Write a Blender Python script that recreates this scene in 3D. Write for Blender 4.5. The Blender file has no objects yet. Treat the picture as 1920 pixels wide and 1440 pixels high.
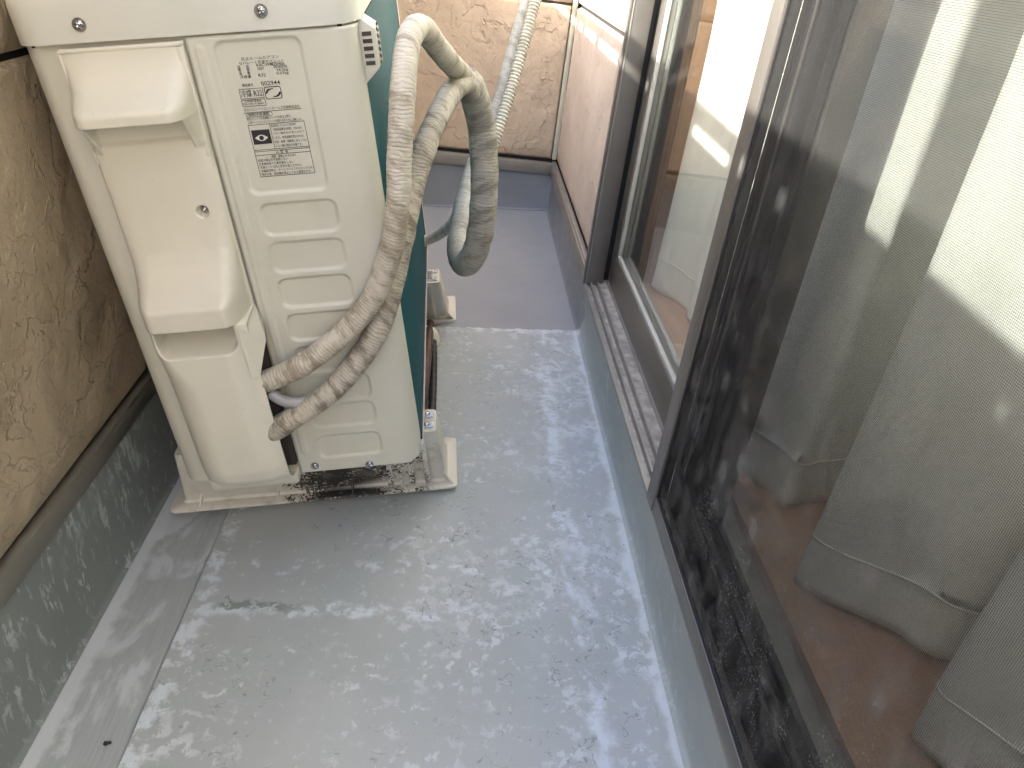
import bpy, bmesh, math, random
import numpy as np
from mathutils import Vector, Matrix

S = bpy.context.scene
COL = S.collection
rad = math.radians

# ------------------------------------------------------------------ camera
R = [[0.9929537870741101, -0.038625279416815816, 0.11203064101019822],
     [0.07693420875454371, -0.5089419243153264, -0.8573559617787263],
     [0.09013270360138596, 0.8599338378411362, -0.5023842058398325]]
CAM = Vector((-0.2532, -2.0624, 0.6360))
cd = bpy.data.cameras.new('camera')
cam = bpy.data.objects.new('camera', cd); COL.objects.link(cam)
cam.matrix_world = Matrix(((R[0][0], -R[1][0], -R[2][0], CAM.x),
                           (R[0][1], -R[1][1], -R[2][1], CAM.y),
                           (R[0][2], -R[1][2], -R[2][2], CAM.z), (0, 0, 0, 1)))
cd.sensor_fit = 'HORIZONTAL'; cd.sensor_width = 36.0; cd.lens = 1419.9 / 1920 * 36
cd.clip_start = 0.02; cd.clip_end = 500
S.camera = cam

# ------------------------------------------------------------------ light
SUN = Vector((-1.0, -0.42, 0.66)).normalized()        # towards the sun
w = bpy.data.worlds.new('World'); S.world = w; w.use_nodes = True
wn = w.node_tree; wn.nodes.clear()
sky = wn.nodes.new('ShaderNodeTexSky'); sky.sky_type = 'NISHITA'; sky.sun_disc = False
sky.sun_elevation = math.asin(SUN.z); sky.sun_rotation = math.atan2(SUN.x, SUN.y)
sky.air_density = 0.7; sky.dust_density = 4.0; sky.ozone_density = 1.0
bg = wn.nodes.new('ShaderNodeBackground'); bg.inputs['Strength'].default_value = 0.15
wo = wn.nodes.new('ShaderNodeOutputWorld')
wn.links.new(sky.outputs[0], bg.inputs[0]); wn.links.new(bg.outputs[0], wo.inputs[0])
sl = bpy.data.lights.new('sun', 'SUN'); sl.energy = 4.0; sl.angle = rad(0.6); sl.color = (1.0, 0.95, 0.86)
so = bpy.data.objects.new('sun', sl); COL.objects.link(so)
so.rotation_euler = (-SUN).to_track_quat('-Z', 'Y').to_euler()
S.view_settings.view_transform = 'Standard'; S.view_settings.look = 'None'
S.view_settings.gamma = 1.0; S.view_settings.exposure = 2.85
S.render.engine = 'CYCLES'
S.cycles.max_bounces = 8; S.cycles.diffuse_bounces = 4; S.cycles.glossy_bounces = 3; S.cycles.transparent_max_bounces = 12
S.cycles.caustics_reflective = False; S.cycles.caustics_refractive = False
S.cycles.use_adaptive_sampling = True; S.cycles.adaptive_threshold = .02
S.cycles.use_denoising = True

# ------------------------------------------------------------------ helpers: nodes
class NT:
    def __init__(s, name):
        s.m = bpy.data.materials.new(name); s.m.use_nodes = True
        s.t = s.m.node_tree; s.t.nodes.clear()
        s.out = s.t.nodes.new('ShaderNodeOutputMaterial')
    def n(s, typ, **k):
        nd = s.t.nodes.new(typ)
        for a, v in k.items(): setattr(nd, a, v)
        return nd
    def put(s, sock, v):
        if isinstance(v, bpy.types.NodeSocket): s.t.links.new(v, sock)
        elif v is not None:
            if sock.type == 'RGBA' and len(v) == 3: v = (*v, 1)
            sock.default_value = v
    def co(s, scale=(1, 1, 1), kind='Object'):
        tc = s.n('ShaderNodeTexCoord'); mp = s.n('ShaderNodeMapping')
        s.t.links.new(tc.outputs[kind], mp.inputs[0]); mp.inputs['Scale'].default_value = scale
        return mp.outputs[0]
    def xyz(s, vec=None):
        x = s.n('ShaderNodeSeparateXYZ'); s.put(x.inputs[0], vec if vec is not None else s.co()); return x.outputs
    def noise(s, scale, detail=3, rough=.55, vec=None, dist=0.0, col=False):
        nd = s.n('ShaderNodeTexNoise'); s.put(nd.inputs['Vector'], vec if vec is not None else s.co())
        nd.inputs['Scale'].default_value = scale; nd.inputs['Detail'].default_value = detail
        nd.inputs['Roughness'].default_value = rough; nd.inputs['Distortion'].default_value = dist
        return nd.outputs['Color' if col else 'Fac']
    def vor(s, scale, vec=None, feature='F1', rnd=1.0):
        nd = s.n('ShaderNodeTexVoronoi', feature=feature); s.put(nd.inputs['Vector'], vec if vec is not None else s.co())
        nd.inputs['Scale'].default_value = scale; nd.inputs['Randomness'].default_value = rnd
        return nd.outputs['Distance']
    def math(s, op, a, b=None, c=None, clamp=False):
        nd = s.n('ShaderNodeMath', operation=op, use_clamp=clamp)
        s.put(nd.inputs[0], a); s.put(nd.inputs[1], b); s.put(nd.inputs[2], c); return nd.outputs[0]
    def step(s, v, lo, hi):      # smooth 0..1
        nd = s.n('ShaderNodeMapRange', interpolation_type='SMOOTHSTEP')
        s.put(nd.inputs[0], v); nd.inputs[1].default_value = lo; nd.inputs[2].default_value = hi; return nd.outputs[0]
    def mix(s, f, a, b):
        nd = s.n('ShaderNodeMix', data_type='RGBA'); s.put(nd.inputs[0], f); s.put(nd.inputs[6], a); s.put(nd.inputs[7], b); return nd.outputs[2]
    def bump(s, h, strength=.3, dist=.001, nrm=None):
        nd = s.n('ShaderNodeBump'); s.put(nd.inputs['Height'], h); nd.inputs['Strength'].default_value = strength
        nd.inputs['Distance'].default_value = dist
        if nrm is not None: s.put(nd.inputs['Normal'], nrm)
        return nd.outputs[0]
    def bsdf(s, color, rough=.5, metal=0.0, nrm=None, spec=.5, **k):
        b = s.n('ShaderNodeBsdfPrincipled')
        s.put(b.inputs['Base Color'], color); s.put(b.inputs['Roughness'], rough); s.put(b.inputs['Metallic'], metal)
        b.inputs['Specular IOR Level'].default_value = spec
        for a, v in k.items(): s.put(b.inputs[a.replace('_', ' ')], v)
        if nrm is not None: s.put(b.inputs['Normal'], nrm)
        return b.outputs[0]
    def mixs(s, f, a, b):
        nd = s.n('ShaderNodeMixShader'); s.put(nd.inputs[0], f); s.put(nd.inputs[1], a); s.put(nd.inputs[2], b); return nd.outputs[0]
    def done(s, sh):
        s.t.links.new(sh, s.out.inputs[0]); return s.m

def plain(name, c, rough=.5, metal=0., var=.08, vscale=30, bs=0.0, bscale=300):
    t = NT(name)
    n = t.noise(vscale, 4)
    col = t.mix(t.step(n, .3, .7), tuple(x * (1 - var) for x in c), tuple(min(1, x * (1 + var)) for x in c))
    nrm = t.bump(t.noise(bscale, 2), bs, .0005) if bs else None
    return t.done(t.bsdf(col, rough, metal, nrm))

# ------------------------------------------------------------------ helpers: geometry
def link(o, parent=None):
    COL.objects.link(o)
    if parent is not None: o.parent = parent
    return o
def mk(name, V, F, mat, parent=None, smooth=False):
    me = bpy.data.meshes.new(name); me.from_pydata([tuple(v) for v in V], [], F); me.update()
    if mat: me.materials.append(mat)
    if smooth: me.shade_smooth()
    return link(bpy.data.objects.new(name, me), parent)
def frombm(name, bm, mat, parent=None, smooth=False):
    me = bpy.data.meshes.new(name); bm.to_mesh(me); bm.free()
    if mat: me.materials.append(mat)
    if smooth:
        me.shade_smooth()
        try: me.set_sharp_from_angle(angle=rad(35))
        except Exception: pass
    return link(bpy.data.objects.new(name, me), parent)
def addbox(bm, x, y, z, bev=0.0, seg=2):
    vs = [bm.verts.new((a, b, c)) for a in x for b in y for c in z]
    fs = [(0,1,3,2),(4,6,7,5),(0,4,5,1),(2,3,7,6),(0,2,6,4),(1,5,7,3)]
    nf = [bm.faces.new([vs[i] for i in f]) for f in fs]
    if bev:
        es = list({e for f in nf for e in f.edges})
        bmesh.ops.bevel(bm, geom=es, offset=bev, segments=seg, affect='EDGES', profile=.5, clamp_overlap=True)
def box(name, x, y, z, mat, parent=None, bev=0.0008, seg=2):
    bm = bmesh.new(); addbox(bm, sorted(x), sorted(y), sorted(z), bev, seg)
    bmesh.ops.recalc_face_normals(bm, faces=bm.faces)
    return frombm(name, bm, mat, parent, smooth=True)
def gridmesh(name, P, mat, parent=None, smooth=True, flip=False):
    """P: array (n,m,3)"""
    n, m, _ = P.shape
    me = bpy.data.meshes.new(name)
    idx = np.arange(n * m).reshape(n, m)
    q = np.stack([idx[:-1, :-1], idx[1:, :-1], idx[1:, 1:], idx[:-1, 1:]], -1).reshape(-1, 4)
    if flip: q = q[:, ::-1]
    me.vertices.add(n * m); me.vertices.foreach_set('co', P.reshape(-1).astype(np.float32))
    me.loops.add(q.size); me.loops.foreach_set('vertex_index', q.reshape(-1).astype(np.int32))
    me.polygons.add(len(q)); me.polygons.foreach_set('loop_start', np.arange(0, q.size, 4, dtype=np.int32))
    me.update(calc_edges=True); me.validate()
    if mat: me.materials.append(mat)
    if smooth: me.shade_smooth()
    return link(bpy.data.objects.new(name, me), parent)
def catmull(pts, per=12):
    P = [Vector(p) for p in pts]; P = [P[0] * 2 - P[1]] + P + [P[-1] * 2 - P[-2]]
    out = []
    for i in range(1, len(P) - 2):
        for k in range(per):
            t = k / per
            a, b, c, d = P[i-1], P[i], P[i+1], P[i+2]
            out.append(.5 * ((2*b) + (c-a)*t + (2*a-5*b+4*c-d)*t*t + (3*b-a-3*c+d)*t**3))
    out.append(P[-2]); return out
def resample(pts, ds):
    out = [pts[0]]; acc = 0
    for a, b in zip(pts, pts[1:]):
        L = (b - a).length; d = ds - acc
        while d <= L:
            out.append(a.lerp(b, d / L)); d += ds
        acc = (acc + L) % ds if L else acc
    return out
def tube(name, pts, rfun, mat, parent=None, sides=20, ds=.003, caps=True):
    """rfun(s, theta, S) -> radius, arrays"""
    C = resample(catmull(pts), ds)
    T = [(C[min(i+1, len(C)-1)] - C[max(i-1, 0)]).normalized() for i in range(len(C))]
    u = T[0].orthogonal().normalized(); rings = []
    th = np.linspace(0, 2*math.pi, sides, endpoint=False)
    for i, (c, t) in enumerate(zip(C, T)):
        u = (u - t * u.dot(t)).normalized(); v = t.cross(u)
        r = rfun(i * ds, th, len(C) * ds)
        r = np.broadcast_to(r, th.shape)
        rings.append(np.array(c)[None] + np.outer(np.cos(th) * r, np.array(u)) + np.outer(np.sin(th) * r, np.array(v)))
    V = np.concatenate(rings); n = len(C); F = []
    for i in range(n - 1):
        for k in range(sides):
            a = i * sides + k; b = i * sides + (k + 1) % sides
            F.append((a, b, b + sides, a + sides))
    if caps: F += [tuple(range(sides))[::-1], tuple(range((n-1)*sides, n*sides))]
    o = mk(name, V, F, mat, parent, smooth=True)
    a = o.data.attributes.new('along', 'FLOAT', 'POINT'); a.data.foreach_set('value', np.repeat(np.arange(n) * ds, sides).astype(np.float32))
    return o
def thing(name, label, cat, M=None, group=None):
    o = bpy.data.objects.new(name, None); COL.objects.link(o); o.empty_display_size = .05
    if M is not None: o.matrix_world = M
    return tag(o, label, cat, group)
def tag(o, label, cat, group=None):
    o['label'] = label; o['category'] = cat
    if group: o['group'] = group
    return o
def struct(o): o['kind'] = 'structure'; return o

# numpy noise ---------------------------------------------------------------
_rng = np.random.RandomState(7); _tab = _rng.rand(256, 256)
def vnoise(x, y, seed=0):
    x = x + seed * 17.31; y = y + seed * 9.77
    xi = np.floor(x).astype(int); yi = np.floor(y).astype(int); fx = x - xi; fy = y - yi
    fx = fx*fx*fx*(fx*(fx*6-15)+10); fy = fy*fy*fy*(fy*(fy*6-15)+10)
    g = lambda a, b: _tab[a % 256, b % 256]
    return (g(xi,yi)*(1-fx)+g(xi+1,yi)*fx)*(1-fy)+(g(xi,yi+1)*(1-fx)+g(xi+1,yi+1)*fx)*fy
def fbm(x, y, o=4, seed=0, gain=.5):
    r = 0; a = 1; s = 0
    for i in range(o): r = r + a * vnoise(x * 2**i, y * 2**i, seed + i); s += a; a *= gain
    return r / s
def sstep(x, a, b):
    t = np.clip((x - a) / (b - a), 0, 1); return t*t*(3-2*t)
def slate(s, z, seed=0):
    """height (m) of a cleft-stone siding face"""
    wx = s + .05*(fbm(s*9, z*9, 3, seed+3)-.5); wz = z + .05*(fbm(s*9, z*9, 3, seed+8)-.5)
    big = fbm(wx*6, wz*6, 3, seed); h = np.zeros_like(s)
    for k in range(3):
        f = fbm(wx*(8+4*k) + k*3.1, wz*(7+5*k), 3, seed+20+k*5) + .35*(wx*3 % 1)*0
        for lev in (.38, .46, .54, .62):
            h += sstep(f, lev, lev+.006+.004*k) * (.0011 - .0003*k)
    h += .004*(big-.5) + .0016*(fbm(s*45, z*45, 3, seed+40)-.5) + .0008*(fbm(s*160, z*160, 2, seed+44)-.5)
    return h

# ------------------------------------------------------------------ materials
def m_siding(name, c1, c2, rel):
    t = NT(name)
    n = t.noise(7, 5, .6)
    col = t.mix(t.step(n, .3, .7), c1, c2)
    # layered, split-stone relief: terraces with ragged edges, thin raised trowel lines, sandy grain
    h = None
    for k, (sc_, lev) in enumerate(((7, .46), (12, .53), (20, .50))):
        nn = t.noise(sc_, 6, .58, t.co((1 + .13*k, 1.0, 1 - .05*k)), .35)
        st = t.math('MULTIPLY', t.step(nn, lev, lev + .012), (1.0, .7, .45)[k])
        h = st if h is None else t.math('ADD', h, st)
    nn = t.noise(9, 4, .6, t.co((1, 1.2, .8)), .5)
    ln = t.math('MULTIPLY', t.step(t.math('ABSOLUTE', t.math('SUBTRACT', nn, .5)), .009, .001), t.step(n, .48, .58))
    h = t.math('ADD', h, t.math('MULTIPLY', ln, .55))
    fine = t.noise(75, 5, .7)
    h = t.math('ADD', h, t.math('MULTIPLY', fine, .9))
    col = t.mix(t.math('MULTIPLY', t.step(fine, .55, .75), .15), col, tuple(min(1, x*1.35) for x in c2))
    return t.done(t.bsdf(col, .6, 0, t.bump(h, .8, rel), spec=.3))
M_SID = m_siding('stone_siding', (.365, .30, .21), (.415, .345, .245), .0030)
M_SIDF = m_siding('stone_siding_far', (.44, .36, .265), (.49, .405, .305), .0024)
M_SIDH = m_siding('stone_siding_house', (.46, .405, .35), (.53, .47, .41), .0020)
M_SEAL = plain('sealant', (.55, .54, .44), .6)
M_TRIM = plain('flashing', (.235, .225, .195), .42, .3, .06, 18, .1)
M_CORE = plain('backing', (.03, .03, .03), .8)

def m_frp(name, vertical=False):
    t = NT(name); p = t.xyz(); X, Y, Z = p[0], p[1], p[2]
    big = t.noise(5, 4, .6)
    base = t.mix(t.step(big, .3, .7), (.36, .393, .39), (.42, .447, .447))
    if vertical: base = t.mix(t.step(X, -.3, -.5), t.mix(.5, base, (.29, .37, .405)), t.mix(.75, base, (.135, .16, .158)))  # left upstand painted darker for its shade, right bluer for reflected sky
    vec = t.co((1, 1, 1) if not vertical else (1, 1.1, .35))
    pn = t.noise(78 if not vertical else 95, 6, .66, vec, .4)
    pm = t.noise(6, 3, .5)
    thr = t.math('ADD', pn, t.math('MULTIPLY', t.math('SUBTRACT', pm, .5), .45))
    if not vertical:
        edge = t.step(X, -.20, -.03)
        thr = t.math('ADD', thr, t.math('MULTIPLY', edge, .05))
    w1 = t.step(thr, .55, .62) if not vertical else t.step(thr, .55, .60)
    white = (.58, .625, .64) if not vertical else (.46, .52, .53)
    w1 = t.math('MULTIPLY', w1, t.step(t.noise(26, 3, .6), .30, .70))
    col = t.mix(t.math('MULTIPLY', w1, .85), base, white)
    if not vertical:
        # chalky runs: right-hand margin, a broken band beside it, mat seams across the floor
        wob = t.math('MULTIPLY', t.math('SUBTRACT', t.noise(22, 4, .6), .5), .05)
        xw = t.math('ADD', X, wob)
        m1 = t.step(xw, -.021, -.008)
        b2 = t.math('MULTIPLY', t.math('MULTIPLY', t.step(xw, -.095, -.085), t.step(xw, -.06, -.072)), t.math('MULTIPLY', t.step(t.noise(9, 3, .5, t.co((2, 1, 1))), .44, .54), t.step(t.noise(45, 5, .65), .40, .55)))
        yw = t.math('ADD', Y, t.math('MULTIPLY', wob, 1.0))
        b3 = t.math('MULTIPLY', t.math('MULTIPLY', t.step(yw, -1.476, -1.468), t.step(yw, -1.452, -1.462)), t.math('MULTIPLY', t.step(X, -.08, -.25), t.step(t.noise(48, 5, .65), .44, .58)))
        b4 = t.math('MULTIPLY', t.math('MULTIPLY', t.step(yw, -1.41, -1.402), t.step(yw, -1.385, -1.395)), t.step(t.noise(40, 5, .65), .54, .62))
        b5 = t.math('MULTIPLY', t.math('MULTIPLY', t.step(xw, -.512, -.506), t.step(xw, -.486, -.497)), t.step(t.noise(40, 5, .65), .45, .56))
        mm = t.math('MAXIMUM', t.math('MAXIMUM', m1, b2), t.math('MAXIMUM', t.math('MAXIMUM', b3, b5), b4))
        col = t.mix(t.math('MULTIPLY', mm, .75), col, (.62, .69, .73))
        # glass-fibre hairs showing through the resin
        fn = t.noise(62, 1, .4, None, 1.2)
        hair = t.step(t.math('ABSOLUTE', t.math('SUBTRACT', fn, .5)), .026, .010)
        hm = t.math('MULTIPLY', t.step(t.noise(48, 3, .6), .55, .60), t.step(t.noise(4, 3), .40, .56))
        col = t.mix(t.math('MULTIPLY', t.math('MULTIPLY', hair, hm), .55), col, (.15, .165, .17))
        # bare torn patch on the mat seam
        tp = t.math('MULTIPLY', t.step(t.math('ABSOLUTE', t.math('ADD', yw, 1.457)), .008, .004), t.math('MULTIPLY', t.step(X, -.485, -.475), t.step(X, -.37, -.42)))
        col = t.mix(t.math('MULTIPLY', tp, t.step(t.noise(90, 3), .4, .5)), col, (.23, .26, .25))
    # fresh smooth grey coat on the far stretch
    bnd = t.math('ADD', Y, t.math('MULTIPLY', t.math('SUBTRACT', t.noise(60, 4, .7), .5), .022))
    fresh = t.step(bnd, -.7505, -.7485) if not vertical else t.step(t.math('ADD', bnd, t.math('MULTIPLY', Z, .75)), -.751, -.747)
    rim = t.math('MULTIPLY', t.step(bnd, -.775, -.755), t.math('SUBTRACT', 1, fresh))
    rimn = t.math('MULTIPLY', rim, t.step(t.noise(50, 3), .42, .52))
    col = t.mix(t.math('MULTIPLY', rimn, .7), col, (.64, .68, .71))
    fc = t.mix(t.step(t.noise(9, 3), .3, .7), (.265, .29, .315), (.285, .31, .335))
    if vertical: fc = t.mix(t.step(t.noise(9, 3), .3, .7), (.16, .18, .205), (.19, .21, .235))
    if not vertical:
        fe = t.step(t.math('ADD', Y, t.math('MULTIPLY', t.noise(80, 3), .012)), .000, .006)
        fc = t.mix(t.math('MULTIPLY', fe, .8), fc, (.62, .65, .70))
    col = t.mix(fresh, col, fc)
    h = t.math('ADD', t.noise(160, 3, .6), t.math('MULTIPLY', w1, .6))
    rough = t.math('SUBTRACT', t.math('ADD', .48, t.math('MULTIPLY', t.noise(25, 3), .2)), t.math('MULTIPLY', fresh, .22))
    return t.done(t.bsdf(col, rough, 0, t.bump(h, .22, .0008), spec=.32))
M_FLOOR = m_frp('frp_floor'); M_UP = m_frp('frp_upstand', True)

def m_gutter():
    t = NT('frp_gutter')
    s = t.noise(60, 4, .6, t.co((6, .35, 1))); b = t.noise(16, 4, .6, t.co((1.5, .9, 1)), .5)
    col = t.mix(t.step(s, .3, .7), (.365, .40, .40), (.415, .445, .445))
    col = t.mix(t.math('MULTIPLY', t.step(b, .48, .62), .75), col, (.60, .64, .665))
    X = t.xyz()[0]
    wob = t.math('MULTIPLY', t.math('SUBTRACT', t.noise(30, 4, .6), .5), .03)
    col = t.mix(t.math('MULTIPLY', t.step(t.math('ADD', X, wob), -.588, -.598), .8), col, (.62, .66, .68))
    fine = t.noise(140, 2, .5, t.co((6, .12, 1)))
    col = t.mix(t.math('MULTIPLY', t.step(fine, .62, .7), .3), col, (.64, .67, .69))
    return t.done(t.bsdf(col, .45, 0, t.bump(s, .25, .0008)))
M_GUT = m_gutter()

def m_case(name, c, speck=.35):
    t = NT(name)
    col = t.mix(t.step(t.noise(6, 4), .3, .7), tuple(x*.95 for x in c), c)
    d = t.math('MULTIPLY', t.step(t.noise(300, 2, .5), .70, .76), t.step(t.noise(14, 3), .5, .62))
    col = t.mix(t.math('MULTIPLY', d, speck), col, (.16, .13, .10))
    g = t.math('MULTIPLY', t.step(t.noise(9, 5, .65, None, .6), .52, .74), .22)
    col = t.mix(g, col, tuple(x*f for x, f in zip(c, (.78, .73, .64))))
    return t.done(t.bsdf(col, .38, 0, t.bump(t.noise(900, 2), .08, .0003), spec=.4))
M_CASE = m_case('painted_steel_case', (.60, .592, .495)); M_COVER = m_case('cream_plastic', (.67, .65, .545), .25)
M_LID = m_case('painted_steel_lid', (.62, .625, .55), .3)

def m_block():
    t = NT('base_plastic'); p = t.xyz(); U, V_, W_ = p[0], p[1], p[2]
    c = t.mix(t.step(t.noise(12, 4), .3, .7), (.60, .57, .49), (.66, .64, .56))
    # black mould speckles, thickest in the middle of the near wall
    sp = t.noise(230, 3, .55, None, 1.0)
    ex = t.math('MULTIPLY', t.step(U, .04, .11), t.step(U, .298, .270))
    nw = t.step(V_, .105, .095)
    low = t.step(U, .10, .14); low = t.math('MULTIPLY', low, t.step(U, .235, .19))
    dens = t.math('ADD', t.math('MULTIPLY', ex, .40), t.math('MULTIPLY', low, .10))
    dens = t.math('ADD', dens, t.math('MULTIPLY', t.math('SUBTRACT', t.noise(22, 3), .5), .5))
    mould = t.math('MULTIPLY', t.step(t.math('ADD', sp, t.math('SUBTRACT', dens, .36)), .53, .57), t.math('MULTIPLY', nw, t.step(ex, .02, .2)))
    big = t.math('MULTIPLY', t.step(t.noise(30, 4, .6, t.co((1, 1, 2.5))), .50, .56), t.math('MULTIPLY', t.math('MULTIPLY', low, nw), t.step(W_, -.045, -.06)))
    col = t.mix(t.math('MAXIMUM', mould, big), c, (.03, .026, .022))
    gr = t.math('MULTIPLY', t.step(t.noise(40, 4, .6), .5, .7), .45)
    col = t.mix(t.math('MULTIPLY', gr, nw), col, (.30, .25, .19))
    return t.done(t.bsdf(col, .5, 0, t.bump(t.noise(300, 2), .12, .0004)))
M_BLOCK = m_block()

def m_teal():
    t = NT('teal_film')
    s = t.noise(400, 2, .5, t.co((1, 1, .03)))
    col = t.mix(t.step(s, .3, .7), (.002, .062, .074), (.004, .080, .094))
    return t.done(t.bsdf(col, .6, 0, t.bump(s, .06, .0003), spec=.15))
M_TEAL = m_teal()
M_BLACK = plain('black_edge', (.012, .012, .012), .5, 0, .2, 60)
M_WHITE = plain('white_edge', (.60, .60, .57), .45)
M_ZINC = plain('zinc', (.45, .45, .46), .3, .9, .15, 200)
M_SCREW = plain('screw_steel', (.42, .42, .43), .22, 1.0, .1, 300)
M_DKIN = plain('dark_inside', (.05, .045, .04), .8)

def m_tape(name, c, dirt, amt, rings=.0034):
    t = NT(name)
    at_ = t.n('ShaderNodeAttribute', attribute_name='along'); al = at_.outputs['Fac']
    al2 = t.math('ADD', al, t.math('MULTIPLY', t.math('SUBTRACT', t.noise(45, 3), .5), .012))
    ring = t.math('MULTIPLY', t.math('ADD', t.math('SINE', t.math('MULTIPLY', al2, 6.2832 / rings)), 1), .5)
    ring = t.math('POWER', ring, 2.5)
    cv = t.n('ShaderNodeCombineXYZ'); t.put(cv.inputs[0], t.math('MULTIPLY', al2, 26.0))
    ob = t.n('ShaderNodeVectorMath', operation='MULTIPLY_ADD'); t.put(ob.inputs[0], t.co()); ob.inputs[1].default_value = (14, 14, 14); t.put(ob.inputs[2], cv.outputs[0])
    band = t.noise(2.2, 5, .68, ob.outputs[0])
    n1 = t.noise(24, 5, .65, None, .5); n2 = t.noise(120, 4, .6); n3 = t.noise(350, 3, .6)
    col = t.mix(t.step(t.noise(10, 3), .35, .65), c, tuple(x*.92 for x in c))
    col = t.mix(t.math('MULTIPLY', t.step(band, .45, .62), amt), col, dirt)
    col = t.mix(t.math('MULTIPLY', t.step(n1, .52, .70), amt*.5), col, dirt)
    col = t.mix(t.math('MULTIPLY', t.math('MULTIPLY', ring, t.step(n1, .38, .6)), amt*.55), col, tuple(x*.62 for x in dirt))
    col = t.mix(t.math('MULTIPLY', t.step(n2, .60, .72), amt*.35), col, tuple(x*.6 for x in dirt))
    h = t.math('SUBTRACT', t.math('MULTIPLY', t.noise(60, 3), 1.5), t.math('MULTIPLY', ring, .55))
    h = t.math('ADD', h, t.math('MULTIPLY', n3, .35))
    return t.done(t.bsdf(col, .5, 0, t.bump(h, .45, .0012), spec=.4))
M_TAPE = m_tape('wrapped_tape_cream', (.58, .535, .43), (.25, .20, .135), .72)
M_TAPE2 = m_tape('wrapped_tape_dirty', (.53, .49, .39), (.19, .155, .11), .88)
M_TAPE3 = m_tape('wrapped_tape_grey', (.42, .385, .31), (.17, .15, .11), .8)
M_TAPE4 = m_tape('wrapped_tape_light', (.47, .455, .385), (.26, .24, .18), .65)
M_DRAIN = m_tape('drain_hose', (.58, .55, .45), (.30, .27, .20), .45, .0054)
M_CABLE = plain('grey_cable', (.33, .33, .33), .4)

M_ALU = plain('bronze_aluminium', (.165, .155, .14), .36, .55, .06, 14, .05)
M_ALUL = plain('stainless_sill', (.30, .285, .26), .42, .5, .1, 25, .1)
M_ALUD = plain('dusty_sill', (.30, .28, .245), .7, .1, .3, 70, .3, 600)
M_GASK = plain('gasket', (.34, .34, .31), .6)
M_RUB = plain('rubber', (.008, .008, .008), .6)
def m_glass():
    t = NT('window_glass')
    ge = t.n('ShaderNodeNewGeometry'); dt = t.n('ShaderNodeVectorMath', operation='DOT_PRODUCT')
    t.put(dt.inputs[0], ge.outputs['Normal']); t.put(dt.inputs[1], ge.outputs['Incoming'])
    c = t.math('SUBTRACT', 1, t.math('ABSOLUTE', dt.outputs['Value']), clamp=True)
    fres = t.math('ADD', .06, t.math('MULTIPLY', t.math('POWER', c, 4.2), .93), clamp=True)
    tr = t.n('ShaderNodeBsdfTransparent'); tr.inputs[0].default_value = (.93, .95, .94, 1)
    gl = t.n('ShaderNodeBsdfGlossy'); gl.inputs['Roughness'].default_value = .0
    return t.done(t.mixs(fres, tr.outputs[0], gl.outputs[0]))
M_GLASS = m_glass()
def m_screen():
    t = NT('insect_mesh'); p = t.xyz(); Z = p[2]; Y = p[1]
    # threads 1.1 mm apart; only their share of the area is seen from here
    wy = t.math('SINE', t.math('MULTIPLY', Y, 5700)); wz = t.math('SINE', t.math('MULTIPLY', Z, 5700))
    grid = t.step(t.math('MAXIMUM', wy, wz), .80, .95)
    dusty = t.math('MULTIPLY', t.step(Z, .66, .15), t.step(t.noise(30, 6, .75, t.co((1, 1.3, 1)), .2), .44, .70))
    vv = t.vor(24, t.co((1, 1.25, 1)))
    drop = t.math('MULTIPLY', t.step(t.math('ADD', vv, t.math('MULTIPLY', t.noise(90, 3), .22)), .52, .24), t.math('MULTIPLY', t.math('MULTIPLY', t.step(Z, .205, .235), t.step(Z, .42, .34)), t.step(t.noise(6, 2), .46, .56)))
    drop = t.math('MULTIPLY', drop, t.math('ADD', .45, t.math('MULTIPLY', t.noise(300, 2), .7)))
    spk = t.math('MULTIPLY', t.step(t.noise(560, 2, .6), .55, .68), t.step(Z, .40, .2))
    spk = t.math('MULTIPLY', spk, t.step(t.noise(20, 3, .6, t.co((1, 2.5, 1))), .40, .58))
    d = t.math('MAXIMUM', t.math('MAXIMUM', t.math('MULTIPLY', dusty, .26), t.math('MULTIPLY', drop, .34)), t.math('MULTIPLY', spk, .7), clamp=True)
    thread = t.bsdf(t.mix(d, (.03, .03, .03), (.42, .43, .43)), .9, 0, None, 0.0)
    alpha = t.math('ADD', t.math('MULTIPLY', grid, .45), .17)
    alpha = t.math('ADD', alpha, t.math('MULTIPLY', d, .50), clamp=True)
    tr = t.n('ShaderNodeBsdfTransparent')
    return t.done(t.mixs(alpha, tr.outputs[0], thread))
M_MESH = m_screen()
def m_curtain():
    t = NT('curtain_cloth')
    wv = t.math('MULTIPLY', t.math('SINE', t.math('MULTIPLY', t.xyz()[2], 2600)), t.math('SINE', t.math('MULTIPLY', t.xyz()[1], 2600)))
    nrm = t.bump(t.math('ADD', t.math('MULTIPLY', wv, .12), t.noise(160, 4, .7)), .35, .0012)
    col = t.mix(t.noise(20, 3), (.80, .80, .76), (.86, .855, .81))
    df = t.bsdf(col, .8, 0, nrm, spec=.2)
    tl = t.n('ShaderNodeBsdfTranslucent'); t.put(tl.inputs[0], col)
    return t.done(t.mixs(.34, df, tl.outputs[0]))
M_CURT = m_curtain()
def m_wood(name, a, b, rough=.35):
    t = NT(name)
    n = t.noise(60, 4, .6, t.co((3, .25, 3)))
    return t.done(t.bsdf(t.mix(t.step(n, .35, .65), a, b), rough, 0, None))
M_WOOD = m_wood('wood_floor', (.41, .235, .145), (.48, .29, .185)); M_JAMB = m_wood('wood_jamb', (.22, .12, .07), (.27, .155, .09))
M_ROOM = plain('room_wallpaper', (.55, .53, .48), .9)
M_MISC = plain('debris', (.03, .03, .028), .8)
M_BROWN = plain('brown_pipe', (.085, .045, .035), .45, 0, .3, 90, .2)
M_INK = plain('ink', (.018, .018, .02), .6)
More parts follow.
